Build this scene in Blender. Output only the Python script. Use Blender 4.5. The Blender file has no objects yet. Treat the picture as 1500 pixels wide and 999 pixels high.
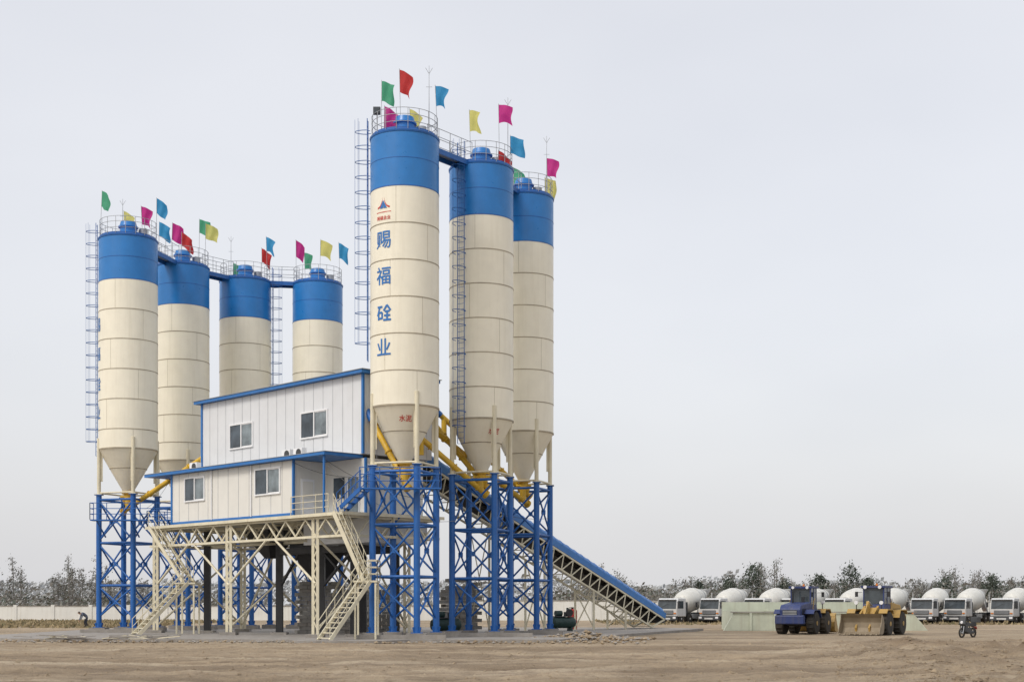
import bpy, bmesh, math, random
from mathutils import Vector, Matrix, noise
random.seed(7)
R=random.Random(11)
sc=bpy.context.scene
col=sc.collection
def V(*a): return Vector(a)

# ---------------------------------------------------------------- materials
def nodes_mat(name):
    m=bpy.data.materials.new(name); m.use_nodes=True
    nt=m.node_tree; b=nt.nodes['Principled BSDF']
    return m,nt,b
def mixc(nt,fac,a,b,blend='MIX'):
    n=nt.nodes.new('ShaderNodeMix'); n.data_type='RGBA'; n.blend_type=blend
    for sock,val in ((n.inputs[0],fac),(n.inputs[6],a),(n.inputs[7],b)):
        if isinstance(val,bpy.types.NodeSocket): nt.links.new(val,sock)
        elif isinstance(val,(int,float)): sock.default_value=val
        else: sock.default_value=(val[0],val[1],val[2],1)
    return n.outputs[2]
def tex_noise(nt,scale,mapscale=(1,1,1),detail=5,rough=.6,rot=(0,0,0),coord='Object'):
    tc=nt.nodes.new('ShaderNodeTexCoord'); mp=nt.nodes.new('ShaderNodeMapping')
    mp.inputs['Scale'].default_value=mapscale; mp.inputs['Rotation'].default_value=rot
    nt.links.new(tc.outputs[coord],mp.inputs['Vector'])
    n=nt.nodes.new('ShaderNodeTexNoise'); n.inputs['Scale'].default_value=scale
    n.inputs['Detail'].default_value=detail; n.inputs['Roughness'].default_value=rough
    nt.links.new(mp.outputs[0],n.inputs['Vector'])
    return n.outputs[0]
def ramp(nt,src,lo,hi,a=0.0,b=1.0):
    n=nt.nodes.new('ShaderNodeMapRange'); n.inputs[1].default_value=lo; n.inputs[2].default_value=hi
    n.inputs[3].default_value=a; n.inputs[4].default_value=b
    nt.links.new(src,n.inputs[0]); return n.outputs[0]
def paint(name,c,rough=.5,var=.15,streak=0.0,dirt=(.22,.17,.11),metal=0,nscale=1.2,bump=0.0):
    m,nt,b=nodes_mat(name)
    n1=tex_noise(nt,nscale)
    out=mixc(nt,ramp(nt,n1,.3,.7),[x*(1-var) for x in c],[min(1,x*(1+var*.3)) for x in c])
    if streak>0:
        s=tex_noise(nt,2.2,(1.6,1.6,.10),6,.65)
        out=mixc(nt,ramp(nt,s,.50,.78,0,streak),out,dirt)
        s2=tex_noise(nt,.35,(1,1,1),4)
        out=mixc(nt,ramp(nt,s2,.5,.8,0,streak*.7),out,dirt)
    nt.links.new(out,b.inputs['Base Color'])
    r=tex_noise(nt,3.0); nt.links.new(ramp(nt,r,.3,.7,rough-.08,rough+.12),b.inputs['Roughness'])
    b.inputs['Metallic'].default_value=metal
    if bump>0:
        bp=nt.nodes.new('ShaderNodeBump'); bp.inputs['Strength'].default_value=bump; bp.inputs['Distance'].default_value=.05
        nn=tex_noise(nt,1.4,(1,1,.6),3); nt.links.new(nn,bp.inputs['Height']); nt.links.new(bp.outputs[0],b.inputs['Normal'])
    return m
CREAM=paint('cream_steel_paint',(.83,.79,.655),.38,.05,.26,(.56,.50,.37),bump=.12)
CREAM2=paint('cream_pipe_paint',(.70,.65,.49),.5,.14,.35,(.34,.27,.17))
SEAM=paint('weld_seam',(.40,.35,.26),.6,.3)
BLUE=paint('blue_steel_paint',(.018,.185,.52),.34,.12,.15,(.06,.20,.40),bump=.12)
BLUE2=paint('blue_column_paint',(.012,.115,.40),.4,.2,.22,(.05,.11,.2))
BLUETRIM=paint('blue_trim_paint',(.02,.16,.47),.4,.12,.12,(.08,.18,.32))
PANEL=paint('sandwich_panel',(.66,.68,.70),.45,.05,.14,(.48,.46,.42))
PANELS=paint('cream_sandwich_panel',(.71,.70,.65),.45,.05,.16,(.48,.44,.38))
GROOVE=paint('panel_joint',(.40,.42,.44),.6,.1)
WHITEF=paint('white_pvc_frame',(.78,.79,.80),.4,.04)
YEL=paint('yellow_auger_paint',(.70,.44,.035),.45,.2,.38,(.28,.20,.10))
BLACK=paint('black_steel_paint',(.02,.021,.024),.5,.3)
DARKG=paint('dark_machine',(.06,.065,.07),.6,.3)
GREENM=paint('green_machine_paint',(.010,.04,.036),.5,.25,.3,(.08,.07,.05))
GALV=paint('galvanised_steel',(.38,.40,.42),.45,.15,metal=.3)
RED=paint('red_paint',(.42,.025,.02),.5,.2,.3,(.15,.06,.04))
REDT=paint('red_lettering',(.55,.03,.02),.5,.1)
CONC=paint('concrete',(.31,.29,.265),.85,.3,.4,(.20,.16,.11),bump=.4)
BRICK=paint('grey_block',(.30,.29,.27),.9,.3,.2)
RUBBER=paint('tyre_rubber',(.035,.033,.03),.85,.3,.5,(.16,.12,.08))
DUSTW=paint('truck_white_paint',(.62,.635,.64),.4,.10,.45,(.36,.33,.28))
DRUMC=paint('drum_paint',(.62,.62,.58),.45,.10,.55,(.34,.31,.25))
BIN=paint('pale_green_render',(.53,.57,.46),.8,.14,.4,(.32,.28,.2))
LBLUE=paint('loader_blue_paint',(.02,.04,.15),.5,.25,.5,(.14,.125,.10))
LYEL=paint('loader_yellow_paint',(.46,.29,.07),.55,.25,.65,(.27,.21,.14))
MUDSTEEL=paint('worn_bucket_steel',(.30,.245,.17),.65,.3,.5,(.18,.14,.09),metal=.1)
def glass(name,c=(.03,.04,.05)):
    m,nt,b=nodes_mat(name); n=tex_noise(nt,.9)
    nt.links.new(mixc(nt,ramp(nt,n,.35,.65),c,[x*2.4 for x in c]),b.inputs['Base Color'])
    b.inputs['Roughness'].default_value=.08; return m
GLASS=glass('window_glass'); CABGLASS=glass('cab_glass',(.03,.037,.042)); BLINDM=glass('pale_glass',(.10,.12,.13))
SKIN=paint('skin',(.40,.24,.16),.6,.1); JACKET=paint('grey_jacket',(.10,.12,.17),.9,.2); TROUS=paint('dark_trousers',(.03,.035,.05),.9,.2); HAIR=paint('hair',(.015,.012,.01),.8,.2)
FL={}
for k,c in dict(green=(.09,.42,.24),red=(.60,.045,.045),blue=(.05,.33,.62),yellow=(.74,.70,.22),magenta=(.62,.04,.28)).items():
    m,nt,b=nodes_mat('flag_cloth_'+k)
    n=tex_noise(nt,3.5); nt.links.new(mixc(nt,ramp(nt,n,.3,.7),[x*.8 for x in c],c),b.inputs['Base Color'])
    b.inputs['Roughness'].default_value=.7
    tr=nt.nodes.new('ShaderNodeBsdfTranslucent'); tr.inputs[0].default_value=(*c,1)
    mx=nt.nodes.new('ShaderNodeMixShader'); mx.inputs[0].default_value=.5
    nt.links.new(b.outputs[0],mx.inputs[1]); nt.links.new(tr.outputs[0],mx.inputs[2])
    nt.links.new(mx.outputs[0],nt.nodes['Material Output'].inputs[0]); FL[k]=m

# ---------------------------------------------------------------- mesh builder
class G:
    def __init__(s): s.v=[];s.f=[];s.m=[];s.s=[];s.mats=[]
    def mi(s,mat):
        if mat not in s.mats: s.mats.append(mat)
        return s.mats.index(mat)
    def add(s,vs,fs,mat,smooth=False):
        o=len(s.v); s.v.extend([tuple(v) for v in vs]); k=s.mi(mat)
        for f in fs: s.f.append([i+o for i in f]); s.m.append(k); s.s.append(smooth)
    def frame(s,ax):
        ax=ax.normalized(); h=V(0,0,1) if abs(ax.z)<.95 else V(1,0,0)
        u=ax.cross(h).normalized(); w=u.cross(ax).normalized(); return ax,u,w
    def tube(s,p0,p1,r,mat,seg=8,r1=None,cap=True):
        p0=Vector(p0);p1=Vector(p1)
        if r1 is None:r1=r
        a,u,w=s.frame(p1-p0); vs=[]
        for p,rr in ((p0,r),(p1,r1)):
            for i in range(seg):
                t=2*math.pi*i/seg; vs.append(p+u*math.cos(t)*rr+w*math.sin(t)*rr)
        fs=[(i,(i+1)%seg,seg+(i+1)%seg,seg+i) for i in range(seg)]
        s.add(vs,fs,mat,True)
        if cap: s.add(vs,[tuple(range(seg))[::-1],tuple(range(seg,2*seg))],mat)
    def path(s,pts,r,mat,seg=6,closed=False):
        n=len(pts)
        for i in range(n if closed else n-1): s.tube(pts[i],pts[(i+1)%n],r,mat,seg,cap=False)
    def beam(s,p0,p1,w,h,mat):
        p0=Vector(p0);p1=Vector(p1); a,u,q=s.frame(p1-p0)
        vs=[p+u*(i*w/2)+q*(j*h/2) for p in (p0,p1) for i,j in ((-1,-1),(1,-1),(1,1),(-1,1))]
        s.add(vs,[(0,1,2,3),(7,6,5,4),(0,4,5,1),(1,5,6,2),(2,6,7,3),(3,7,4,0)],mat)
    def hexa(s,vs,mat):
        s.add(vs,[(3,2,1,0),(4,5,6,7),(0,1,5,4),(1,2,6,5),(2,3,7,6),(3,0,4,7)],mat)
    def box(s,x0,x1,y0,y1,z0,z1,mat,T=None):
        vs=[V(x,y,z) for z in (z0,z1) for x,y in ((x0,y0),(x1,y0),(x1,y1),(x0,y1))]
        if T: vs=[T(*v) for v in vs]
        s.hexa(vs,mat)
    def extr(s,poly,y0,y1,mat,T=None):
        n=len(poly); vs=[V(x,y,z) for y in (y0,y1) for x,z in poly]
        if T: vs=[T(*v) for v in vs]
        s.add(vs,[tuple(range(n)),tuple(range(n,2*n))[::-1]]+[(i,(i+1)%n,n+(i+1)%n,n+i) for i in range(n)],mat)
    def lathe(s,prof,o,ax,mat,seg=48,mats=None):
        o=Vector(o); a,u,w=s.frame(Vector(ax))
        for k in range(len(prof)-1):
            vs=[]
            for h,r in (prof[k],prof[k+1]):
                for i in range(seg):
                    t=2*math.pi*i/seg; vs.append(o+a*h+u*math.cos(t)*r+w*math.sin(t)*r)
            s.add(vs,[(i,(i+1)%seg,seg+(i+1)%seg,seg+i) for i in range(seg)],mats[k] if mats else mat,True)
        for h,r in (prof[0],prof[-1]):
            if r>.001:
                s.add([o+a*h+u*math.cos(2*math.pi*i/seg)*r+w*math.sin(2*math.pi*i/seg)*r for i in range(seg)],[tuple(range(seg))],mats[0] if mats else mat)
    def wheel(s,x,y,z,r,w,mat,hub):
        s.lathe([(-w/2,r*.55),(-w/2,r*.9),(-w/2+.06,r),(w/2-.06,r),(w/2,r*.9),(w/2,r*.55)],(x,y,z),(0,1,0),mat,24)
        s.lathe([(-w/2+.05,r*.56),(w/2-.05,r*.56)],(x,y,z),(0,1,0),hub,16)
        s.lathe([(-w/2-.02,r*.2),(w/2+.02,r*.2)],(x,y,z),(0,1,0),hub,10)
    def obj(s,name,parent=None,bevel=0):
        me=bpy.data.meshes.new(name); me.from_pydata(s.v,[],s.f)
        for m in s.mats: me.materials.append(m)
        me.polygons.foreach_set('material_index',s.m); me.polygons.foreach_set('use_smooth',s.s); me.update()
        bm=bmesh.new(); bm.from_mesh(me)
        if bevel: bmesh.ops.remove_doubles(bm,verts=bm.verts,dist=1e-4)
        bmesh.ops.recalc_face_normals(bm,faces=bm.faces); bm.to_mesh(me); bm.free()
        ob=bpy.data.objects.new(name,me); col.objects.link(ob)
        if parent: ob.parent=parent
        if bevel:
            md=ob.modifiers.new('bevel','BEVEL'); md.width=bevel; md.segments=2; md.limit_method='ANGLE'
        return ob
def empty(name,loc=(0,0,0),rz=0):
    e=bpy.data.objects.new(name,None); e.location=loc; e.rotation_euler=(0,0,rz); e.empty_display_size=.3; col.objects.link(e); return e

# ---------------------------------------------------------------- lettering wrapped on a cylinder
def lettering(body,size,cx,cy,rad_fn,ang,zc,mat,name,parent,proud=.02):
    cu=bpy.data.curves.new('t','FONT'); cu.body=body; cu.size=size; cu.align_x='CENTER'; cu.align_y='CENTER'
    cu.offset=size*.012; cu.resolution_u=3
    to=bpy.data.objects.new('t',cu); col.objects.link(to)
    dg=bpy.context.evaluated_depsgraph_get(); me=bpy.data.meshes.new_from_object(to.evaluated_get(dg))
    bpy.data.objects.remove(to)
    bm=bmesh.new(); bm.from_mesh(me)
    if len(bm.verts)==0: return
    bmesh.ops.triangulate(bm,faces=bm.faces[:])
    x0=min(v.co.x for v in bm.verts); x1=max(v.co.x for v in bm.verts); x=x0+.08
    while x<x1:
        bmesh.ops.bisect_plane(bm,geom=bm.verts[:]+bm.edges[:]+bm.faces[:],plane_co=(x,0,0),plane_no=(1,0,0)); x+=.08
    for v in bm.verts:
        z=zc+v.co.y; r=rad_fn(z)+proud; a=ang+v.co.x/max(r,.2)
        v.co=V(cx+math.cos(a)*r,cy+math.sin(a)*r,z)
    bm.to_mesh(me); bm.free(); me.materials.clear(); me.materials.append(mat)
    ob=bpy.data.objects.new(name,me); col.objects.link(ob); ob.parent=parent
def tong_char(size,cx,cy,r,ang,zc,mat,parent):
    # the character for "concrete", laid out stroke by stroke
    st=[((-.42,.36),(-.06,.36)),((-.24,.36),(-.42,-.10)),((-.34,.06),(-.34,-.34)),((-.34,.06),(-.08,.06)),((-.08,.06),(-.08,-.30)),((-.34,-.26),(-.08,-.26)),
        ((.24,.44),(.02,.14)),((.24,.44),(.46,.14)),((.10,.10),(.40,.10)),((.06,-.12),(.44,-.12)),((.25,.10),(.25,-.36)),((.0,-.36),(.48,-.36))]
    g=G()
    P=lambda u,v:V(cx+math.cos(ang+u*size/r)*(r+.022),cy+math.sin(ang+u*size/r)*(r+.022),zc+v*size)
    for (a,b) in st:
        n=5; d=Vector((b[0]-a[0],b[1]-a[1])).normalized()*.055; q=Vector((-d.y,d.x))
        for i in range(n):
            u0=a[0]+(b[0]-a[0])*i/n; v0=a[1]+(b[1]-a[1])*i/n; u1=a[0]+(b[0]-a[0])*(i+1)/n; v1=a[1]+(b[1]-a[1])*(i+1)/n
            g.add([P(u0-q.x,v0-q.y),P(u1-q.x,v1-q.y),P(u1+q.x,v1+q.y),P(u0+q.x,v0+q.y)],[(0,1,2,3)],mat)
    g.obj('lettering',parent)

# ---------------------------------------------------------------- silos
def silo(cx,cy,r,zr,zb,zc,zn,ladder=None,ladz=(12,28),rot=25):
    e=empty('cement_silo')
    g=G()
    g.lathe([(zr,r),(zr+.35,r*.62),(zr+.36,.56)],(cx,cy,0),(0,0,1),BLUE,64)
    g.lathe([(zr+.3,.56),(zr+.85,.56),(zr+.86,.68),(zr+.93,.68),(zr+.94,.6),(zr+1.25,.52),(zr+1.3,.02)],(cx,cy,0),(0,0,1),BLUE,32)
    g.lathe([(zb,r),(zr,r)],(cx,cy,0),(0,0,1),BLUE,72)
    g.lathe([(zr-.12,r+.03),(zr-.02,r+.05),(zr+.02,r)],(cx,cy,0),(0,0,1),BLUE2,72)
    g.lathe([(zc,r),(zb,r)],(cx,cy,0),(0,0,1),CREAM,72)
    g.lathe([(zn,.34),(zc,r)],(cx,cy,0),(0,0,1),CREAM,72)
    z=zb
    while z>zc+.5:
        g.lathe([(z-.03,r+.002),(z-.025,r+.018),(z+.025,r+.018),(z+.03,r+.002)],(cx,cy,0),(0,0,1),SEAM if z<zb else BLUE2,72); z-=2.03
    g.lathe([(zc-.05,r+.002),(zc-.04,r+.03),(zc+.04,r+.03),(zc+.05,r+.002)],(cx,cy,0),(0,0,1),SEAM,72)
    zz=(zr+zb)/2
    g.lathe([(zz-.02,r+.001),(zz-.015,r+.012),(zz+.015,r+.012),(zz+.02,r+.001)],(cx,cy,0),(0,0,1),BLUE2,72)
    k=.55; rk=.34+(r-.34)*k; zk=zn+(zc-zn)*k
    g.lathe([(zk-.03,rk-.01),(zk,rk+.03),(zk+.03,rk+.02)],(cx,cy,0),(0,0,1),SEAM,48)
    for j,z0 in enumerate([zb-2.03*i for i in range(int((zb-zc)/2.03)+1)]):
        for q in range(3):
            a=math.radians(q*120+j*55+20); z1=max(z0-2.03,zc)
            p=V(cx+math.cos(a)*(r+.002),cy+math.sin(a)*(r+.002),0)
            g.tube(p+V(0,0,z0),p+V(0,0,z1),.008,SEAM,4,cap=False)
    g.obj('silo_shell',e)
    g=G(); g.lathe([(zn+.05,.36),(zn-.05,.45),(zn-.12,.45),(zn-.13,.3),(zn-.55,.3),(zn-.56,.4),(zn-.62,.4),(zn-.95,.2)],(cx,cy,0),(0,0,1),YEL,20)
    g.tube((cx-.5,cy-.15,zn-.35),(cx+.5,cy-.15,zn-.35),.09,YEL,8); g.obj('discharge_valve',e)
    g=G(); ztop=zn-.25; rl=r-.02; lp=[]
    for k in range(4):
        a=math.radians(rot+90*k); lp.append(V(cx+math.cos(a)*rl,cy+math.sin(a)*rl,0))
    for p in lp:
        g.tube(p+V(0,0,ztop),p+V(0,0,zc+.75),.13,CREAM2,12)
        g.box(p.x-.26,p.x+.26,p.y-.26,p.y+.26,ztop-.04,ztop+.0,BLUE2)
        g.box(p.x-.24,p.x+.24,p.y-.24,p.y+.24,ztop+.003,ztop+.04,CREAM2)
        g.tube(p+V(0,0,.3),p+V(0,0,ztop-.04),.185,BLUE2,14)
        for q in range(4):
            a=q*math.pi/2+.78; w=V(math.cos(a),math.sin(a),0); g.beam(p+w*.18+V(0,0,.46),p+w*.26+V(0,0,.75),.03,.12,BLUE2)
        g.box(p.x-.32,p.x+.32,p.y-.32,p.y+.32,.42,.46,BLUE2)
        g.box(p.x-.55,p.x+.55,p.y-.55,p.y+.55,0,.42,CONC)
        c=V(cx,cy,0); d=(c-p).normalized()
        g.beam(p+d*.1+V(0,0,zc-.05),p+d*.1+V(0,0,ztop+.9),.05,.3,CREAM2)
    levels=[ztop-.35,ztop-3.3,ztop-6.2,1.0]
    for k in range(4):
        a=lp[k]; b=lp[(k+1)%4]
        for z in levels[:3]: g.tube(a+V(0,0,z),b+V(0,0,z),.08,BLUE2,8)
        for z0,z1 in zip(levels[:-1],levels[1:]):
            g.tube(a+V(0,0,z0-.1),b+V(0,0,z1+.15),.06,BLUE2,6); g.tube(b+V(0,0,z0-.1),a+V(0,0,z1+.15),.06,BLUE2,6)
            m=(a+b)/2+V(0,0,(z0+z1)/2); g.box(m.x-.14,m.x+.14,m.y-.03,m.y+.03,m.z-.14,m.z+.14,BLUE2)
        g.tube(a+V(0,0,ztop+.12),b+V(0,0,ztop+.12),.06,CREAM2,8)
    g.obj('support_legs',e)
    g=G(); n=18; rr=r-.08
    ring=lambda z,q=rr:[V(cx+math.cos(2*math.pi*i/36)*q,cy+math.sin(2*math.pi*i/36)*q,z) for i in range(36)]
    for z in (zr+.45,zr+.85,zr+1.2): g.path(ring(z),.018,GALV,5,True)
    for i in range(n):
        a=2*math.pi*i/n; p=V(cx+math.cos(a)*rr,cy+math.sin(a)*rr,zr); g.tube(p,p+V(0,0,1.2),.018,GALV,5)
    g.lathe([(zr+.02,rr-.02),(zr+.16,rr-.02)],(cx,cy,0),(0,0,1),BLUE2,48)
    g.tube((cx+.9,cy+.5,zr+.1),(cx+.9,cy+.5,zr+.9),.3,GALV,14); g.tube((cx-.8,cy+.6,zr+.1),(cx-.8,cy+.6,zr+.55),.18,BLUE2,12)
    g.obj('guard_rail',e)
    if ladder is not None:
        g=G(); a=math.radians(ladder); d=V(math.cos(a),math.sin(a),0); s=V(-math.sin(a),math.cos(a),0); c=V(cx,cy,0)
        z0,z1=ladz; o=c+d*(r+.16)
        for k in(-.24,.24): g.tube(o+s*k+V(0,0,z0),o+s*k+V(0,0,z1),.024,BLUE2,5)
        z=z0
        while z<z1: g.tube(o-s*.24+V(0,0,z),o+s*.24+V(0,0,z),.013,BLUE2,4); z+=.33
        z=z0+1
        def hp(t,z): return o+s*math.cos(t)*-.36+d*(math.sin(t)*.70+.02)+V(0,0,z)
        while z<=z1:
            g.path([hp(math.pi*i/8,z) for i in range(9)],.022,BLUE2,4)
            g.tube(c+d*r+s*.24+V(0,0,z),o+s*.24+V(0,0,z),.02,BLUE2,4); g.tube(c+d*r-s*.24+V(0,0,z),o-s*.24+V(0,0,z),.02,BLUE2,4); z+=.85
        for i in (2,4,6): g.tube(hp(math.pi*i/8,z0+1),hp(math.pi*i/8,z1),.009,BLUE2,4)
        g.obj('caged_ladder',e)
    return e
S=[(-6.05,77.0,1.93,28.15,25.05,13.0,10.0),
 (-1.85,82.4,1.93,28.15,25.0,13.0,10.0),
 (.75,88.3,1.93,28.15,25.0,13.0,10.0),
 (-26.5,94.3,1.98,27.1,24.05,12.6,9.75),
 (-24.6,102.0,1.95,27.1,24.05,12.6,9.75),
 (-20.8,106.5,1.98,27.1,24.05,12.6,9.75),
 (-15.3,107.5,1.95,27.1,24.05,12.6,9.75)]
lad=[(180,(15.7,29.3)),(236,(11.5,29.3)),None,(185,(12.2,28.2)),None,(0,(13,28.2)),None]
E=[]
for s,l in zip(S,lad):
    E.append(silo(*s,ladder=l[0] if l else None,ladz=l[1] if l else None))
cx,cy,r=S[0][:3]
cyl=lambda z:1.93
ang=math.radians(-90-33)
for ch,z in zip('赐福砼业',(22.05,20.05,18.05,16.1)):
    if ch=='砼': tong_char(1.02,cx,cy,1.93,ang,z,BLUETRIM,E[0])
    else: lettering(ch,1.05,cx,cy,cyl,ang,z,BLUETRIM,'lettering',E[0])
lettering('赐福业业',.24,cx,cy,cyl,ang,23.3,REDT,'small_lettering',E[0])
g=G()
def cylp(u,z,rr=1.945): a=ang+u/1.93; return V(cx+math.cos(a)*rr,cy+math.sin(a)*rr,z)
for (u0,u1,z0,z1,m) in ((-.42,-.06,23.85,24.4,REDT),(.42,.06,23.85,24.4,REDT)):
    for i in range(5):
        t0,t1=i/5,(i+1)/5
        f=lambda t:(u0+(u1-u0)*math.sin(t*1.57),z0+(z1-z0)*(1-math.cos(t*1.57)))
        a0=f(t0);a1=f(t1); g.add([cylp(a0[0],a0[1]),cylp(a1[0],a1[1]),cylp(a1[0],a1[1]+.09),cylp(a0[0],a0[1]+.09)],[(0,1,2,3)],m)
for u0,u1,u2 in ((-.24,0,-.02),(.02,0,.24)):
    g.add([cylp(u0,23.85,1.955),cylp(u2,23.85,1.955),cylp(u1,24.3,1.955)],[(0,1,2)],BLUETRIM)
g.add([cylp(-.5,23.62),cylp(0,23.62,1.95),cylp(.5,23.62),cylp(.5,23.66),cylp(0,23.66,1.95),cylp(-.5,23.66)],[(0,1,4,5),(1,2,3,4)],REDT)
g.obj('emblem',E[0])
for ch,z in zip('赐福砼业',(21.0,19.0,17.0,15.0)):
    if ch=='砼': tong_char(1.0,S[3][0],S[3][1],1.98,math.radians(-155),z,BLUETRIM,E[3])
    else: lettering(ch,1.0,S[3][0],S[3][1],lambda z:1.98,math.radians(-155),z,BLUETRIM,'lettering',E[3])
def cone(s):
    return lambda z: .34+(s[2]-.34)*max(0,min(1,(z-s[6])/(s[5]-s[6])))
lettering('水泥',.36,cx,cy,cone(S[0]),math.radians(-84),12.25,REDT,'cone_lettering',E[0],.03)
lettering('水泥',.36,S[1][0],S[1][1],cone(S[1]),math.radians(-60),12.25,REDT,'cone_lettering',E[1],.03)

for i,j in ((0,1),(1,2),(3,4),(4,5),(5,6)):
    a=V(S[i][0],S[i][1],0); b=V(S[j][0],S[j][1],0); d=(b-a).normalized(); s=V(-d.y,d.x,0)
    p=a+d*(S[i][2]-.5); q=b-d*(S[j][2]-.5); z=S[i][3]+.12
    g=G()
    for k in(-.45,.45):
        g.beam(p+s*k+V(0,0,z-.18),q+s*k+V(0,0,z-.18),.09,.30,BLUE2)
        for h in (.5,1.1): g.tube(p+s*k+V(0,0,z+h),q+s*k+V(0,0,z+h),.02,GALV,5)
        L=(q-p).length; n=int(L/.9)
        for t in range(n+1):
            w=p+d*(L*t/n)+s*k; g.tube(w+V(0,0,z-.05),w+V(0,0,z+1.1),.02,GALV,5)
    g.beam(p+V(0,0,z-.04),q+V(0,0,z-.04),.80,.03,GALV)
    g.obj('silo_catwalk')

def flag(x,y,zt,zb,c,ang):
    g=G(); lean=V(R.uniform(-.05,.05),R.uniform(-.03,.03),0)*(zt-zb)
    b=V(x,y,zb); t=V(x,y,zt)+lean; g.tube(b,t+V(0,0,.06),.016,GALV,5)
    nx,nz=12,12; W=R.uniform(.72,.9); Hh=R.uniform(1.05,1.3); ph=R.uniform(0,6); dr=R.uniform(.25,.6); fr=R.uniform(5,9); am=R.uniform(.07,.15); sk=R.uniform(-.1,.25)
    d=V(math.cos(ang),math.sin(ang),0); s=V(-d.y,d.x,0); vs=[]
    for j in range(nz+1):
        for i in range(nx+1):
            u=i/nx; v=j/nz
            p=t+d*(W*u*(1-sk*v)+.05*math.sin(v*5+ph)*u)-V(0,0,Hh*v+dr*u**1.4+.06*math.sin(u*6+ph)*v)+s*(am*math.sin(ph+u*fr+v*2.5)*u**.5+.08*math.sin(v*6+ph)*u)
            p+= (lean*(-v*Hh/(zt-zb)))
            vs.append(p)
    g.add(vs,[(j*(nx+1)+i,j*(nx+1)+i+1,(j+1)*(nx+1)+i+1,(j+1)*(nx+1)+i) for j in range(nz) for i in range(nx)],FL[c],True)
    g.obj('flag')
fl=[(0,-1.4,31.8,'green'),(0,-.2,32.0,'red'),(0,1.86,31.2,'blue'),(0,-1.15,30.0,'magenta'),(0,.25,30.3,'yellow'),
 (1,-.65,32.2,'yellow'),(1,1.1,32.1,'magenta'),(1,1.75,30.2,'blue'),(1,1.0,29.3,'red'),
 (2,1.55,30.8,'magenta'),(2,1.4,29.8,'yellow'),(2,-.7,30.6,'green'),
 (3,-1.95,30.5,'green'),(3,-.57,29.45,'yellow'),(3,1.04,29.4,'magenta'),(3,1.95,30.0,'blue'),
 (4,-1.8,30.5,'blue'),(4,-.84,30.4,'magenta'),(4,0,29.7,'red'),(4,1.0,31.0,'green'),(4,1.55,30.6,'yellow'),
 (5,-1.17,28.8,'green'),(5,1.33,29.7,'red'),(5,1.75,30.6,'blue'),
 (6,-1.67,30.6,'magenta'),(6,-1.1,29.9,'green'),(6,0,31.0,'yellow'),(6,1.77,30.4,'blue')]
for i,dx,zt,c in fl:
    s=S[i]; rr=s[2]-.05; dy=math.sqrt(max(0,rr*rr-dx*dx))*.6*(1 if c in('green','yellow') else -.2)
    flag(s[0]+dx,s[1]+dy,zt,s[3]+.1,c,math.radians(R.uniform(-35,25)))
for i,dx,zt in ((0,1.35,32.5),(1,1.6,32.7),(2,1.5,32.4),(3,-.5,30.1),(5,-1.2,30.8)):
    s=S[i]; g=G(); x=s[0]+dx; y=s[1]+.4
    g.tube((x,y,s[3]),(x,y,zt),.03,GALV,6,.012)
    for k in (-.2,.2): g.tube((x,y,zt-.45),(x+k,y,zt-.12),.012,GALV,4)
    g.tube((x-.18,y,zt-1.2),(x+.18,y,zt-1.2),.012,GALV,4)
    g.obj('lightning_rod')
g=G(); g.box(-7.75,-7.35,76.2,76.4,29.35,29.75,DARKG); g.box(-7.7,-7.4,76.17,76.2,29.4,29.7,CABGLASS); g.tube((-7.55,76.4,28.2),(-7.55,76.4,29.4),.03,GALV,6); g.obj('floodlight')

# ---------------------------------------------------------------- control building on steel platform
def B(s,t,z): return V(-9.3-.7*s+.714*t, 76+.714*s+.70*t, z)
eb=empty('control_building')
g=G()
g.box(4.88,18.42,0,6.5,7.2,10.4,PANELS,B)
g.box(.92,4.87,2.2,6.5,7.2,10.4,PANELS,B)
g.box(.92,18.0,2.0,7.2,10.62,15.18,PANEL,B)
g.box(1.1,7.5,2.6,7.0,5.6,7.0,PANEL,B)
g.obj('walls',eb)
g=G()
g.box(1.3,21.2,-.45,2.3,10.42,10.60,BLUETRIM,B)
g.box(1.25,21.25,-.48,2.3,10.603,10.63,GALV,B)
g.box(.6,18.5,1.65,7.6,15.20,15.38,BLUETRIM,B)
g.box(.5,18.6,1.60,7.65,15.383,15.42,GALV,B)
g.obj('roof',eb)
g=G()
def groove(s0,s1,t,z0,z1,step):
    x=s0+step
    while x<s1-.1: g.box(x-.014,x+.014,t-.012,t+.01,z0,z1,GROOVE,B); x+=step
groove(.92,18.0,2.0,10.64,15.17,.95); groove(4.88,18.42,0,7.22,10.38,1.15)
x=3.0
while x<7: g.box(.908,.93,x-.012,x+.012,7.3,15.1,GROOVE,B); x+=.95
g.obj('panel_joints',eb)
g=G()
for s,t in ((4.88,0),(18.42,0)): g.box(s-.07,s+.07,t-.07,t+.05,7.2,10.41,BLUETRIM,B)
for s in (.92,18.0): g.box(s-.08,s+.08,1.93,2.05,10.63,15.19,BLUETRIM,B)
g.box(.85,.97,2.12,2.25,7.2,10.41,BLUETRIM,B)
g.box(1.55,1.65,-.3,-.2,7.2,10.42,BLUETRIM,B)
g.box(4.96,18.34,-.03,-.001,7.2,7.34,BLUETRIM,B)
for s in (9.2,13.6): g.tube(B(s,-.06,10.4),B(s,-.06,7.3),.045,WHITEF,8)
g.obj('corner_trim',eb)
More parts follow.
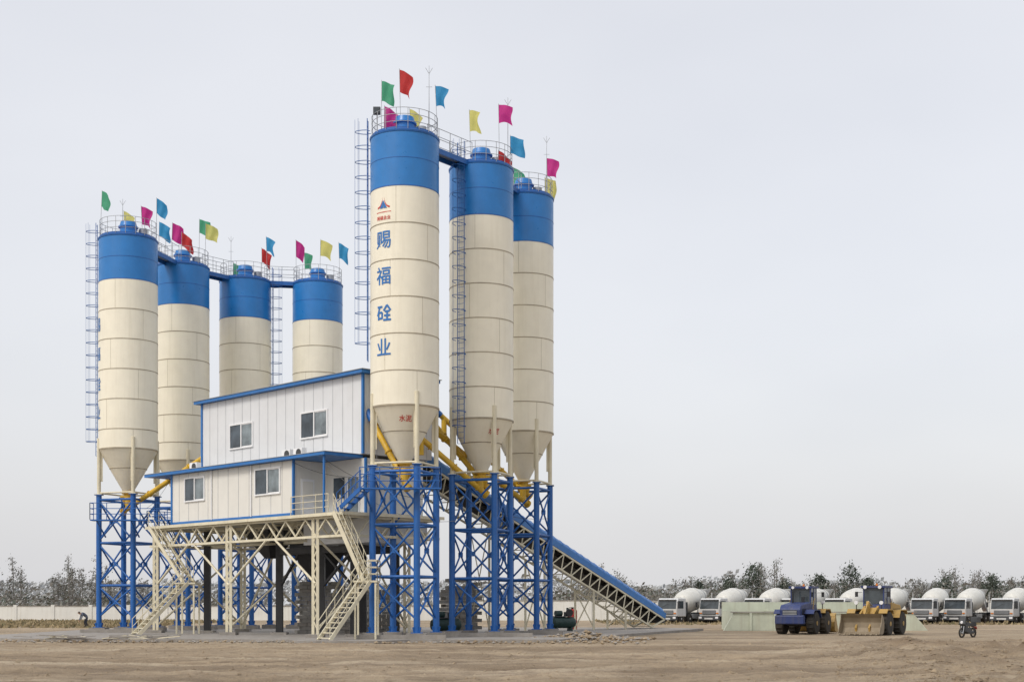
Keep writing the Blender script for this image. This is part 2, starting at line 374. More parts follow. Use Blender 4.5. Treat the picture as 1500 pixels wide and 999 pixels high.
def window(s0,s1,t,z0,z1,panes=2):
    w=.085
    g.box(s0,s1,t-.02,t-.005,z0,z1,GLASS,B)
    g.box(s0-w,s1+w,t-.07,t-.001,z1,z1+w,WHITEF,B); g.box(s0-w,s1+w,t-.09,t-.001,z0-w,z0,WHITEF,B)
    g.box(s0-w,s0,t-.07,t-.001,z0,z1,WHITEF,B); g.box(s1,s1+w,t-.07,t-.001,z0,z1,WHITEF,B)
    for k in range(1,panes):
        x=s0+(s1-s0)*k/panes; g.box(x-.05,x+.05,t-.06,t-.021,z0,z1,WHITEF,B)
    g.box(s0+.06,s0+(s1-s0)*.46,t-.028,t-.0205,z0+.07,z1-.07,BLINDM,B)
    g.box(s0+.003,s0+.05,t-.045,t-.021,z0+.003,z1-.003,WHITEF,B); g.box(s0+.06,s0+(s1-s0)*.46,t-.04,t-.029,z1-.05,z1-.003,WHITEF,B); g.box(s0+.06,s0+(s1-s0)*.46,t-.04,t-.029,z0+.003,z0+.05,WHITEF,B)
g=G()
window(14.5,16.75,0,8.65,10.05); window(6.25,8.75,0,8.6,10.05)
window(12.1,14.6,2.0,12.0,13.45); window(4.3,6.85,2.0,12.0,13.45)
g.box(1.5,2.5,2.14,2.19,7.25,9.3,BLINDM,B)
g.box(1.45,1.5,2.12,2.19,7.25,9.35,WHITEF,B); g.box(2.5,2.55,2.12,2.19,7.25,9.35,WHITEF,B); g.box(1.45,2.55,2.12,2.19,9.355,9.42,WHITEF,B)
g.box(2.9,3.9,2.15,2.19,8.2,9.4,GLASS,B)
g.box(4.83,4.87,.5,1.45,7.25,9.35,WHITEF,B); g.box(4.815,4.829,.6,1.35,8.2,9.2,PANELS,B)
g.obj('windows_and_doors',eb)
g=G()
for s,t,z in ((17.0,1.3,10.63),(6.6,1.3,10.63),(5.4,1.3,10.63)):
    g.box(s,s+.85,t-.35,t,z+.05,z+.62,WHITEF,B)
    g.lathe([(0,.24),(.02,.24)],B(s+.3,t-.37,z+.33),B(0,-1,0)-B(0,0,0),DARKG,16)
g.obj('air_conditioner_units',eb)
g=G()
def cable(a,b,sag,r=.012,m=None):
    a=Vector(a);b=Vector(b); pts=[a.lerp(b,i/14)-V(0,0,sag*4*(i/14)*(1-i/14)) for i in range(15)]; g.path(pts,r,m or BLACK,4)
cable(B(4.9,-.1,10.3),(-7.7,76.2,9.2),.4); cable(B(1.6,-.25,10.2),(-2.9,80.8,8.2),.8); cable(B(1.6,-.25,10.0),(-3.3,81.5,7.0),1.1,.012,GALV); cable((-4.4,77.6,9.0),(2.4,88.9,7.6),.7)
cable(B(18.4,-.1,10.2),(-25.0,93.0,8.5),.3)
g.obj('cables',eb)

ep=empty('steel_platform')
g=G()
def truss(p0,p1,zt,zb,n,m=CREAM2):
    p0=Vector(p0);p1=Vector(p1)
    g.beam(p0+V(0,0,zt),p1+V(0,0,zt),.16,.18,m); g.beam(p0+V(0,0,zb),p1+V(0,0,zb),.12,.14,m)
    for i in range(n):
        a=p0.lerp(p1,i/n); b=p0.lerp(p1,(i+.5)/n); c=p0.lerp(p1,(i+1)/n)
        g.beam(a+V(0,0,zt-.09),b+V(0,0,zb+.07),.08,.08,m); g.beam(b+V(0,0,zb+.07),c+V(0,0,zt-.09),.08,.08,m)
def F(s,t): return B(s,t,0)
for t in (0,3.4,6.8): truss(F(-.2,t),F(21.2,t),6.95,5.85,11)
for s in (0,2.75,7.2,11.7,16.1,20.5): truss(F(s,0.1),F(s,6.7),6.94,5.86,4)
for s in (2.75,11.7,20.5):
    for t in (0,6.8):
        for k in(-.22,.22): g.beam(F(s+k,t)+V(0,0,.2),F(s+k,t)+V(0,0,6.9),.16,.16,CREAM2)
        z=.6
        while z<5.7: g.beam(F(s-.15,t)+V(0,0,z),F(s+.15,t)+V(0,0,z+.45),.05,.05,CREAM2); g.beam(F(s+.15,t)+V(0,0,z+.45),F(s-.15,t)+V(0,0,z+.9),.05,.05,CREAM2); z+=.9
        p=F(s,t); g.box(p.x-.5,p.x+.5,p.y-.5,p.y+.5,0,.3,CONC)
    g.tube(F(s,.1)+V(0,0,.6),F(s,6.7)+V(0,0,5.8),.07,CREAM2); g.tube(F(s,6.7)+V(0,0,.6),F(s,.1)+V(0,0,5.8),.07,CREAM2)
for s0,s1 in ((11.7,7.6),(11.7,15.8),(20.5,16.4),(2.75,6.8)):
    g.tube(F(s0,0)+V(0,0,3.2),F(s1,0)+V(0,0,5.85),.075,CREAM2)
    g.tube(F(s0,6.8)+V(0,0,.6),F(s1,6.8)+V(0,0,5.85),.07,CREAM2)
g.obj('truss_frame',ep)
g=G()
g.box(-.3,21.3,-.3,7.1,7.05,7.12,GALV,B)
g.box(-.32,21.32,-.34,-.305,6.98,7.16,CREAM2,B)
g.box(-.34,-.305,-.3,7.1,6.98,7.16,CREAM2,B)
g.obj('deck',ep)
def rail(pts,m,h=1.1,post=1.1,r=.026):
    for a,b in zip(pts[:-1],pts[1:]):
        a=Vector(a);b=Vector(b); n=max(1,int((b-a).length/post))
        for hh in (h,h*.66,h*.33): g.tube(a+V(0,0,hh),b+V(0,0,hh),r,m,5)
        for i in range(n+1): p=a.lerp(b,i/n); g.tube(p,p+V(0,0,h),r*1.1,m,5)
g=G(); rail([B(4.8,-.25,7.12),B(1.2,-.25,7.12)],CREAM2)
rail([B(18.6,-.25,7.12),B(21.2,-.25,7.12),B(21.2,5,7.12)],BLUE2)
g.obj('railings',ep)
def stairs(p0,p1,width,m,name,parent=None):
    global g
    g=G(); p0=Vector(p0);p1=Vector(p1); d=(p1-p0); h=V(d.x,d.y,0).normalized(); s=V(-h.y,h.x,0)
    for k in(-width/2,width/2):
        g.beam(p0+s*k,p1+s*k,.07,.22,m)
        for hh in (.5,1.0): g.tube(p0+s*k+V(0,0,hh),p1+s*k+V(0,0,hh),.024,m,5)
        n=5
        for i in range(n+1): q=p0.lerp(p1,i/n)+s*k; g.tube(q,q+V(0,0,1.0),.024,m,5)
    n=max(3,int(abs(d.z)/.26))
    for i in range(n):
        q=p0.lerp(p1,(i+.5)/n); g.beam(q-s*width/2,q+s*width/2,.26,.045,m)
    return g.obj(name,parent)
es=empty('steel_staircase')
stairs((-9.7,75.5,7.1),(-8.0,75.0,3.3),.9,CREAM2,'upper_flight',es); stairs((-8.0,74.3,3.3),(-9.9,71.9,.1),.9,CREAM2,'lower_flight',es)
g=G(); g.box(-8.6,-7.3,73.9,75.5,3.2,3.3,CREAM2)
for x in(-8.5,-7.4):
    for y in (74,75.4): g.beam((x,y,.1),(x,y,3.2),.1,.1,CREAM2)
rail([(-8.2,75.5,3.3),(-7.3,75.5,3.3),(-7.3,73.9,3.3),(-7.8,73.9,3.3)],CREAM2)
g.obj('landing',es)
es=empty('steel_staircase')
stairs((-20.9,87.4,3.4),(-23.5,85.2,.1),.9,CREAM2,'lower_flight',es); stairs((-20.9,88.2,3.4),(-23.6,89.9,7.1),.9,CREAM2,'upper_flight',es)
g=G(); g.box(-21.5,-20.2,87.0,88.7,3.3,3.4,CREAM2)
for x in(-21.4,-20.3):
    for y in (87.1,88.6): g.beam((x,y,.1),(x,y,3.3),.1,.1,CREAM2)
g.obj('landing',es)
ew=empty('access_walkway')
stairs((-9.5,75.7,7.15),(-8.1,75.0,8.35),.8,BLUE2,'short_flight',ew)
g=G()
g.box(-8.3,-3.9,74.3,75.0,8.28,8.36,BLUE2); rail([(-8.3,74.3,8.36),(-3.9,74.3,8.36),(-3.9,75.0,8.36)],BLUE2)
for x in (-8.1,-6.1,-4.1): g.beam((x,74.5,8.28),(x+.3,76.0,7.2),.08,.08,BLUE2)
g.obj('valve_walkway',ew)
ew=empty('access_walkway')
g=G(); g.box(-28.2,-22.6,91.2,92.0,7.6,7.68,BLUE2); rail([(-28.2,91.2,7.68),(-22.6,91.2,7.68)],BLUE2); rail([(-28.2,91.2,7.68),(-28.2,92,7.68)],BLUE2)
for x in (-27.8,-25.5,-23): g.beam((x,91.4,7.6),(x,93.4,6.6),.08,.08,BLUE2)
g.obj('valve_walkway',ew)

em=empty('concrete_mixer')
g=G()
for s,t in ((3.3,3.2),(10.9,3.2),(19.3,3.2),(3.3,6.4),(10.9,6.4),(6.5,3.2),(6.5,6.4)):
    p=F(s,t)
    g.beam(p+V(0,0,.2),p+V(0,0,6.9),.42,.42,BLACK); g.box(p.x-.5,p.x+.5,p.y-.5,p.y+.5,0,.25,CONC)
for a,b in (((3.3,3.2),(10.9,3.2)),((3.3,6.4),(10.9,6.4)),((3.3,3.2),(3.3,6.4)),((10.9,3.2),(10.9,6.4))):
    g.beam(F(*a)+V(0,0,5.3),F(*b)+V(0,0,5.3),.3,.4,BLACK)
for a,b in (((3.3,3.2),(6.5,3.2)),((6.5,3.2),(3.3,3.2)),((10.9,3.2),(8.7,3.2))):
    g.beam(F(*a)+V(0,0,3.0),F(*b)+V(0,0,5.3),.14,.14,BLACK)
g.obj('black_support_frame',em)
g=G(); T=B
g.box(7.8,10.4,3.6,6.2,5.2,6.8,DARKG,B)
def hopper(s0,s1,t0,t1,zt,a0,a1,b0,b1,zb):
    vs=[T(s0,t0,zt),T(s1,t0,zt),T(s1,t1,zt),T(s0,t1,zt)]; lo=[T(a0,b0,zb),T(a1,b0,zb),T(a1,b1,zb),T(a0,b1,zb)]; g.hexa(lo+vs,BLACK)
hopper(7.9,10.3,3.8,6.0,5.2,8.7,9.5,4.5,5.3,3.5)
hopper(12.5,15.5,3.4,6.0,6.8,13.7,14.3,4.4,5.0,5.0)
hopper(4.0,6.3,3.4,5.8,6.8,4.9,5.4,4.4,4.9,4.6)
g.tube(T(7.0,4.4,5.9),T(7.8,4.4,5.9),.35,DARKG,16); g.tube(T(7.0,5.4,5.9),T(7.8,5.4,5.9),.35,DARKG,16)
g.obj('twin_shaft_mixer',em)

def auger(p0,p1,name='screw_conveyor'):
    g=G(); p0=Vector(p0);p1=Vector(p1); d=(p1-p0).normalized()
    g.tube(p0-d*.4,p1,.17,YEL,14)
    L=(p1-p0).length; k=.2
    while k<L: g.tube(p0+d*(k-.03),p0+d*(k+.03),.24,YEL,14); k+=1.9
    g.tube(p0,p0+V(0,0,.7),.2,YEL,12); g.tube(p0-d*.4,p0-d*.55,.26,YEL,14)
    g.tube(p1,p1+d*.75,.2,BLUE2,12); g.tube(p1-d*.3,p1-d*.3-V(0,0,1.0),.17,YEL,12)
    g.obj(name)
auger((-6.05,76.7,8.9),(-8.0,78.2,12.5)); auger((-1.9,82.1,8.9),(-5.6,80.6,12.0)); auger((.7,88,8.7),(-4.9,82.0,12.6)); auger((-1.8,82.7,9.4),(-5.2,84.4,13.6))
auger((.8,88.6,9.3),(-4.5,86,13.9))
auger((-26.4,93.9,8.6),(-20.4,91.0,11.9)); auger((-24.6,101.6,8.8),(-19.0,94.5,11.9)); auger((-20.8,106,8.8),(-17,97,12.2)); auger((-15.3,107,8.8),(-13.5,95,12.3))

# inclined belt conveyor
ec=empty('belt_conveyor')
P0=V(-6.2,83.7,10.9); P1=V(11.6,110,.95); d=(P1-P0).normalized(); h=V(d.x,d.y,0).normalized(); sd=V(h.y,-h.x,0); up=sd.cross(d)
if up.z<0: up=-up
L=(P1-P0).length
g=G()
def Cv(l,w,u): return P0+d*l+sd*w+up*u
for i in range(int(L/1.0)):
    l0=i*1.0+.02; l1=l0+.97; n=10
    vs=[]
    for l in (l0,l1):
        for k in range(n+1):
            a=math.pi*k/n; vs.append(Cv(l,math.cos(a)*.80,math.sin(a)*.55+.30))
    g.add(vs,[(k,k+1,n+2+k,n+1+k) for k in range(n)],BLUETRIM,True)
    g.path(vs[:n+1],.03,BLUE2,4)
for w in(-.84,.84): g.beam(Cv(0,w,.14),Cv(L,w,.14),.06,.44,BLUETRIM)
g.obj('belt_cover',ec)
g=G()
for w in(-.80,.80):
    g.beam(Cv(0,w,-.16),Cv(L,w,-.16),.1,.12,CREAM2); g.beam(Cv(0,w,-1.35),Cv(L-1.9,w,-1.35),.1,.12,CREAM2)
    n=int(L/1.3)
    for i in range(n-1):
        a=i*L/n; b=(i+1)*L/n
        g.beam(Cv(a,w,-.16),Cv(a,w,-1.35),.08,.08,CREAM2); g.beam(Cv(a,w,-1.35),Cv(b,w,-.16),.07,.07,CREAM2)
    g.beam(Cv(L-1.9,w,-1.35),Cv(L,w,-.16),.1,.12,CREAM2)
for i in range(int(L/1.3)):
    a=i*1.3; g.beam(Cv(a,-.75,-1.35),Cv(a,.75,-1.35),.06,.06,CREAM2); g.tube(Cv(a,-.6,-.05),Cv(a,.6,-.05),.06,BLACK,8)
g.beam(Cv(.2,0,.06),Cv(L,0,.06),1.1,.03,RUBBER); g.beam(Cv(.2,0,-.55),Cv(L-.5,0,-.55),1.1,.03,RUBBER)
for l in (8,15,22,27):
    for w in(-.8,.8):
        p=Cv(l,w,-1.35); g.beam(p,V(p.x,p.y,.1),.16,.16,CREAM2)
    a=Cv(l,-.8,-1.35); b=Cv(l,.8,-1.35); g.beam(a,V(b.x,b.y,.3),.07,.07,CREAM2); g.beam(b,V(a.x,a.y,.3),.07,.07,CREAM2)
g.beam(Cv(0,-1.25,-.3),Cv(L-1,-1.25,-.3),.6,.05,GALV)
for hh in(.3,.8): g.tube(Cv(0,-1.5,hh-.0),Cv(L-1,-1.5,hh-.0),.025,BLUE2,5)
l=0
while l<L-1: g.tube(Cv(l,-1.5,-.3),Cv(l,-1.5,.8),.025,BLUE2,5); l+=1.5
g.tube(Cv(L,-.7,-.1),Cv(L,.7,-.1),.35,DARKG,18)
g.obj('truss_frame',ec)

def stack(c,w,dp,hh,rz,name,bw=.62,bh=.24):
    g=G(); M=Matrix.Rotation(rz,3,'Z'); c=Vector(c)
    T=lambda x,y,z: c+M@V(x,y,z)
    z=0;row=0
    while z<hh:
        x=-w/2+(bw/2 if row%2 else 0)
        while x<w/2-.2:
            j=R.uniform(-.05,.05); top=z+bh-.015
            if not (z>hh*.75 and R.random()<.3):
                g.box(x+.012,x+bw-.012,-dp/2+j,dp/2+j,z,top,BRICK if R.random()<.75 else CONC,T)
            x+=bw
        z+=bh; row+=1
    g.obj(name)
stack((-12.2,88.5,.12),3.6,1.4,3.3,.3,'cement_bag_stack'); stack((-3.6,90.5,.12),2.6,1.4,3.6,.3,'cement_bag_stack'); stack((-9.5,92.5,.12),3,1.4,3.0,.1,'cement_bag_stack')
g=G(); g.lathe([(0,.34),(.03,.36),(.45,.36),(.47,.38),(.5,.36),(.95,.36),(.97,.38),(1.0,.36),(1.42,.36),(1.5,.30),(1.55,.1)],(4.6,104,.12),(0,0,1),RED,28); g.tube((4.6,104,1.65),(4.6,104,1.8),.08,BLACK,8); g.tube((4.35,103.9,1.75),(4.85,103.9,1.75),.04,BLACK,6)
g.obj('red_steel_drum')
def compressor(x,y,rz):
    e=empty('air_compressor',(x,y,.12),rz); g=G()
    g.lathe([(-1.0,.05),(-.95,.3),(-.8,.4),(.8,.4),(.95,.3),(1.0,.05)],(0,0,.6),(1,0,0),GREENM,24)
    for k in(-.6,.6): g.box(k-.06,k+.06,-.3,.3,0,.3,GREENM)
    g.obj('air_tank',e); g=G(); g.box(-.7,.1,-.25,.25,1.0,1.06,DARKG); g.tube((-.6,0,1.25),(-.1,0,1.25),.2,GREENM,14); g.box(.2,.6,-.2,.2,1.02,1.35,DARKG)
    g.lathe([(-.05,.28),(.05,.28)],(.4,-.26,1.3),(0,1,0),BLACK,18); g.tube((.4,0,1.35),(.4,0,1.65),.09,GREENM,10)
    g.obj('motor_and_pump',e)
compressor(-4.2,86.5,.4); compressor(3.6,97.0,.5)

# ---------------------------------------------------------------- ground
RUTS=[(.10,36,0,1.6,1),(-.05,45,1,1.6,1),(.16,50,2,2,1),(.04,58,3,1.5,.8),(.02,40.5,4,2.2,.9),(-.10,52,5,1,1),(.22,41,6,2,.8),(.0,64,2.5,1,.8),(.30,46,7,2.5,.8)]
def rutd(x,y):
    m=0
    for (a,b,o,am,st) in RUTS:
        q=y-(b+a*x+am*math.sin(x*.07+o))
        for off in (0,2.4):
            t=abs(q-off)
            if t<.95: m=max(m,(1-t/.95)*st*(.55+.45*noise.noise(V(x*.25,o,off))))
    return m
def gh(x,y):
    n=noise.noise
    z=.16*n(V(x*.08,y*.12,0))+.11*n(V(x*.30,y*.40,1))+.055*n(V(x*1.3,y*1.3,2))+.030*n(V(x*3.6,y*3.0,3))
    k=max(0,min(1,(x-8.8-(y-35)*.14)/5))*max(0,min(1,(74-y)/10))
    z+=k*(.14+.46*abs(n(V(x*.36,y*.26,3)))+.20*n(V(x*1.0,y*.9,1))+.11*n(V(x*2.5,y*2.5,6)))
    z-=.17*rutd(x,y)
    if y>67:
        f=min(1,(y-67)/4); z=z*(1-f)+(z*.22-.05)*f
    return z
xs=[-4000,-1500,-600,-300,-150,-90,-60,-45,-38]+[-34+.20*i for i in range(352)]+[38,45,60,90,150,300,600,1500,4000]
ys=[-200,-60,0,15,24]+[30+.16*i for i in range(300)]+[78.4+.8*i for i in range(70)]+[150,170,200,260,400,700,1200,2500,6000]
me=bpy.data.meshes.new('ground'); vs=[];rv=[];hv=[]
for y in ys:
    for x in xs:
        inn=24<y<135 and abs(x)<46
        h0=gh(x,y) if inn else -.05
        vs.append((x,y,h0)); rv.append(rutd(x,y) if inn and y<80 else 0); hv.append(h0)
n=len(xs)
me.from_pydata(vs,[],[(j*n+i,j*n+i+1,(j+1)*n+i+1,(j+1)*n+i) for j in range(len(ys)-1) for i in range(n-1)])
me.polygons.foreach_set('use_smooth',[True]*len(me.polygons))
at=me.attributes.new('rut','FLOAT','POINT'); at.data.foreach_set('value',rv)
at=me.attributes.new('relief','FLOAT','POINT'); at.data.foreach_set('value',hv)
gr=bpy.data.objects.new('ground',me); col.objects.link(gr)
def dirt(name,rut=True):
    m,nt,b=nodes_mat(name)
    c=mixc(nt,ramp(nt,tex_noise(nt,.09,(1,1.3,1),6,.65),.38,.62),(.25,.185,.115),(.39,.30,.195))
    c=mixc(nt,ramp(nt,tex_noise(nt,.30,(.22,.75,1),6,.65,(0,0,.10)),.50,.60,0,.8),c,(.165,.115,.068))
    c=mixc(nt,ramp(nt,tex_noise(nt,.42,(.16,.8,1),6,.65,(0,0,-.05)),.52,.62,0,.8),c,(.46,.375,.265))
    c=mixc(nt,ramp(nt,tex_noise(nt,2.2,(.6,.5,1),7,.75),.50,.64,0,.6),c,(.15,.105,.062))
    c=mixc(nt,ramp(nt,tex_noise(nt,9,(1,.6,1),6,.8),.50,.68,0,.6),c,(.12,.085,.05))
    c=mixc(nt,ramp(nt,tex_noise(nt,22,(1,1,1),4,.8),.3,.7,-.1,.35),c,(.50,.43,.32))
    if rut:
        a=nt.nodes.new('ShaderNodeAttribute'); a.attribute_name='rut'
        w=nt.nodes.new('ShaderNodeMath'); w.operation='MULTIPLY'; nt.links.new(ramp(nt,a.outputs['Fac'],.15,.65,0,.85),w.inputs[0]); nt.links.new(ramp(nt,tex_noise(nt,.9,(.4,1,1),5),.35,.6,.25,1),w.inputs[1])
        c=mixc(nt,w.outputs[0],c,(.125,.085,.05))
        a2=nt.nodes.new('ShaderNodeAttribute'); a2.attribute_name='relief'
        c=mixc(nt,ramp(nt,a2.outputs['Fac'],.16,.5,0,.75),c,(.17,.12,.075))
    nt.links.new(c,b.inputs['Base Color']); b.inputs['Roughness'].default_value=.95
    bp=nt.nodes.new('ShaderNodeBump'); bp.inputs['Strength'].default_value=.9; bp.inputs['Distance'].default_value=.18
    nt.links.new(tex_noise(nt,2.5,(1,1,1),9,.75),bp.inputs['Height']); nt.links.new(bp.outputs[0],b.inputs['Normal'])
    return m
me.materials.append(dirt('dirt_ground')); DIRT=dirt('dirt_clod',False)
g=G()
poly=[(-32,78),(-27,75.5),(-12,73.5),(-11,70.5),(-7,70.6),(-5.5,73.2),(2.5,73.6),(4.5,80),(15,107),(12,112),(-14,113),(-32,108)]
n=len(poly); g.add([V(x,y,-.1) for x,y in poly]+[V(x,y,.12) for x,y in poly],[tuple(range(n,2*n))]+[(i,(i+1)%n,n+(i+1)%n,n+i) for i in range(n)],CONC)
for a,b in (((-8.5,74.2),(-3.6,74.6)),((-4,79.6),(1.2,80)),((-1.2,85.5),(3.2,85.9)),((-29,91.6),(-24,92))): g.box(a[0],b[0],a[1],b[1],.125,.34,CONC)
g.obj('concrete_pad')
g=G()
def rock(x,y,z,s,mat):
    ph=[V(0,0,1),V(1,0,0),V(0,1,0),V(-1,0,0),V(0,-1,0),V(0,0,-1)]
    q=[V(x,y,z)+Vector((a.x*R.uniform(.6,1.3)*s,a.y*R.uniform(.6,1.3)*s,a.z*R.uniform(.4,.8)*s)) for a in ph]
    g.add(q,[(0,1,2),(0,2,3),(0,3,4),(0,4,1),(5,2,1),(5,3,2),(5,4,3),(5,1,4)],mat)
for i in range(1000):
    x=R.uniform(-30,7); y=R.uniform(69.5,76); y=y if x>-12 else y+2
    rock(x,y,.03,R.uniform(.03,.13),CONC if R.random()<.35 else DIRT)
for i in range(420):
    x=R.gauss(4.2,1.6); y=R.gauss(79,1.3); q=max(0,.45-.2*math.hypot((x-4.2)/1.3,(y-79)/1.1)); rock(x,y,.03+q*R.random(),R.uniform(.07,.2),DIRT if R.random()<.6 else CONC)
for i in range(6500):
    y=29+47*R.random()**1.2; x=R.uniform(-.40*y,.40*y)
    if R.random()<.55: x=R.uniform(9+(y-35)*.14,.42*y)
    rock(x,y,gh(x,y),R.uniform(.02,.075)*(2.0 if R.random()<.06 else 1),DIRT)
g.obj('rubble')
g=G()
for i in range(34):
    x=R.uniform(-27,-19); y=R.uniform(73.5,77.5); a=R.uniform(-.6,.6); L2=R.uniform(.8,2.2)
    g.beam((x,y,.1+R.uniform(0,.25)),(x+L2*math.cos(a),y+L2*math.sin(a)*.6,.1+R.uniform(0,.25)),.15,.04,CREAM2 if R.random()<.4 else CONC)
g.obj('scrap_timber_pile')
STRAW=paint('dry_grass',(.33,.265,.155),.95,.4); STRAW2=paint('dull_grass',(.19,.17,.09),.95,.4)
g=G()
for i in range(14000):
    if R.random()<.6: x=R.uniform(-95,-33); y=R.uniform(118,172)
    else: x=R.uniform(10,95); y=R.uniform(138,172)
    hh=R.uniform(.08,.28); a=R.uniform(0,3.14); w=R.uniform(.1,.3)
    dx=math.cos(a)*w; dy=math.sin(a)*w
    g.add([V(x-dx,y-dy,-.06),V(x+dx,y+dy,-.06),V(x+R.uniform(-.2,.2),y,hh)],[(0,1,2)],STRAW if R.random()<.8 else STRAW2)
g.obj('dry_grass')

WALLM=paint('whitewashed_wall',(.70,.70,.66),.85,.10,.35,(.40,.36,.28),nscale=.4)
def wall(p0,p1,h,name='perimeter_wall'):
    g=G(); p0=Vector(p0);p1=Vector(p1); L=(p1-p0).length; n=int(L/5)
    g.beam(p0+V(0,0,h/2-.1),p1+V(0,0,h/2-.1),.24,h+.2,WALLM)
    g.beam(p0+V(0,0,h+.045),p1+V(0,0,h+.045),.36,.09,CONC)
    for i in range(n+1):
        p=p0.lerp(p1,i/n); g.box(p.x-.22,p.x+.22,p.y-.22,p.y+.22,-.1,h+.2,WALLM)
    g.obj(name)
wall((-130,182,0),(-10,176,0),1.75); wall((-10,176,0),(120,171,0),2.45)
eg=empty('aggregate_bin'); g=G()
g.extr([(16.6,-.05),(17.4,1.35),(31.5,1.25),(32.6,-.05)],107,107.4,BIN)
for x in (17.4,20.9,24.4,27.9,31.1): g.box(x,x+.35,107.41,113,-.05,1.5,BIN)
for x in (18.6,20.5,22.4,24.3,26.2,28.1,30.0): g.box(x,x+.18,106.88,106.99,-.05,1.34,BIN)
g.box(17.4,31.5,113.01,113.3,-.05,2.2,BIN); g.box(17.2,31.7,106.87,107.5,1.36,1.44,CONC)
g.obj('bin_walls',eg)
g=G()
for k in range(3):
    x0=18.2+k*4.2
    vs=[];nn=14
    for j in range(nn+1):
        for i in range(nn+1):
            u=i/nn*2-1; v=j/nn*2-1; rr=math.sqrt(u*u+v*v); vs.append(V(x0+1+u*1.5,110+v*2.4,max(0,1.3*(1-rr))+.05*noise.noise(V(u*5,v*5,k))))
    g.add(vs,[(j*(nn+1)+i,j*(nn+1)+i+1,(j+1)*(nn+1)+i+1,(j+1)*(nn+1)+i) for j in range(nn) for i in range(nn)],CONC if k%2 else DIRT,True)
g.obj('aggregate_heaps',eg)

# ---------------------------------------------------------------- concrete mixer trucks
LIGHTM=paint('headlamp',(.75,.76,.78),.15,.05); TL=paint('orange_lens',(.6,.18,.02),.3,.1)
def truck_meshes():
    out=[]
    g=G()
    g.extr([(2.45,.75),(4.45,.75),(4.52,1.55),(4.36,2.50),(4.12,2.72),(2.55,2.72)],-1.22,1.22,DUSTW)
    out.append(g.obj('cab',None,.08))
    g=G()
    g.extr([(4.53,1.58),(4.385,2.45),(4.355,2.45),(4.50,1.58)],-1.12,1.12,CABGLASS)
    for y in(-1.235,1.225): g.extr([(3.1,1.62),(4.32,1.62),(4.2,2.42),(3.1,2.42)],y,y+.012,CABGLASS)
    g.box(4.50,4.545,-.8,.8,.98,1.42,DARKG)
    for z in (1.07,1.19,1.31): g.box(4.546,4.56,-.75,.75,z,z+.04,GALV)
    g.box(4.3,4.65,-1.22,1.22,.38,.82,DARKG); g.box(4.651,4.66,-.5,.5,.46,.62,DUSTW)
    for y in(-1.0,1.0):
        g.box(4.652,4.68,y-.17,y+.17,.54,.74,LIGHTM); g.box(4.52,4.56,y-.14,y+.14,1.05,1.17,TL)
        s=1 if y>0 else -1
        g.beam((4.4,s*1.2,2.3),(4.6,s*1.5,2.25),.04,.04,BLACK); g.box(4.55,4.63,s*1.5-.1,s*1.5+.1,1.75,2.3,BLACK)
    g.beam((4.53,-.9,1.62),(4.45,.1,2.1),.02,.03,BLACK)
    g.box(4.33,4.58,-1.1,1.1,2.50,2.58,DARKG)
    out.append(g.obj('cab_details'))
    g=G()
    for y in(-.42,.42): g.box(-4.4,4.2,y-.08,y+.08,.85,1.12,DARKG)
    g.box(1.95,2.3,-1.1,1.1,1.1,2.3,DARKG)
    for sx in (1,-1):
        for x in (3.45,1.55): g.wheel(x,sx*1.03,.52,.52,.32,RUBBER,DUSTW)
        for x in (-1.7,-3.05): g.wheel(x,sx*.93,.52,.52,.58,RUBBER,DUSTW)
        g.extr([(-3.8,.85),(-3.6,1.18),(-1.1,1.18),(-.9,.85),(-1.0,.85),(-1.2,1.12),(-3.5,1.12),(-3.7,.85)],sx*.93-.3,sx*.93+.3,DARKG)
        g.box(-.6,.9,sx*1.0-.2,sx*1.0+.2,.55,1.05,GALV)
        g.beam((-3.6,sx*.75,1.1),(-3.3,sx*.55,2.7),.12,.12,DUSTW)
    g.box(1.3,1.9,-.5,.5,1.12,2.0,DUSTW); g.box(-4.5,-4.4,-1.2,1.2,.55,.8,RED)
    out.append(g.obj('chassis_and_wheels'))
    g=G(); a=V(1.8,0,2.1); dd=(V(-3.6,0,3.15)-a).normalized()
    g.lathe([(0,.25),(.10,.75),(.35,1.02),(.9,1.20),(1.6,1.28),(2.7,1.28),(3.3,1.18),(4.2,.88),(5.1,.56),(5.3,.54)],a,dd,DRUMC,32)
    g.lathe([(2.7,1.285),(2.78,1.28)],a,dd,GALV,32)
    g.lathe([(4.35,.86),(4.55,.80)],a,dd,GALV,32)
    out.append(g.obj('mixing_drum'))
    g=G()
    g.lathe([(0,.28),(.6,.62),(.65,.62)],(-4.0,0,3.1),(0,0,1),DUSTW,16)
    g.extr([(-3.9,2.4),(-4.6,1.7),(-5.0,1.3),(-4.9,1.25),(-4.5,1.6),(-3.9,2.2)],-.25,.25,DUSTW)
    for y in (-.7,.7): g.beam((-4.3,y,1.1),(-4.2,y,3.4),.06,.06,DUSTW)
    for i in range(7): g.beam((-4.28,.45,1.2+i*.32),(-4.28,.7,1.2+i*.32),.04,.03,DUSTW)
    out.append(g.obj('hopper_and_chute'))
    return out
tm=truck_meshes(); first=True
for X,Y in ((19.3,150),(24.0,151),(28.6,150),(33.1,151.5),(37.6,150.5),(42.0,151),(46.4,150),(50.6,151),(54.6,148),(58.6,146.5),(62.4,147)):
    e=empty('concrete_mixer_truck',(X,Y,-.05),math.radians(-129+R.uniform(-5,5)))
    for t in tm:
        o=t if first else bpy.data.objects.new(t.name,t.data)
        if not first:
            col.objects.link(o)
            for md in t.modifiers: q=o.modifiers.new('bevel','BEVEL'); q.width=md.width; q.segments=2; q.limit_method='ANGLE'
        o.parent=e
    first=False

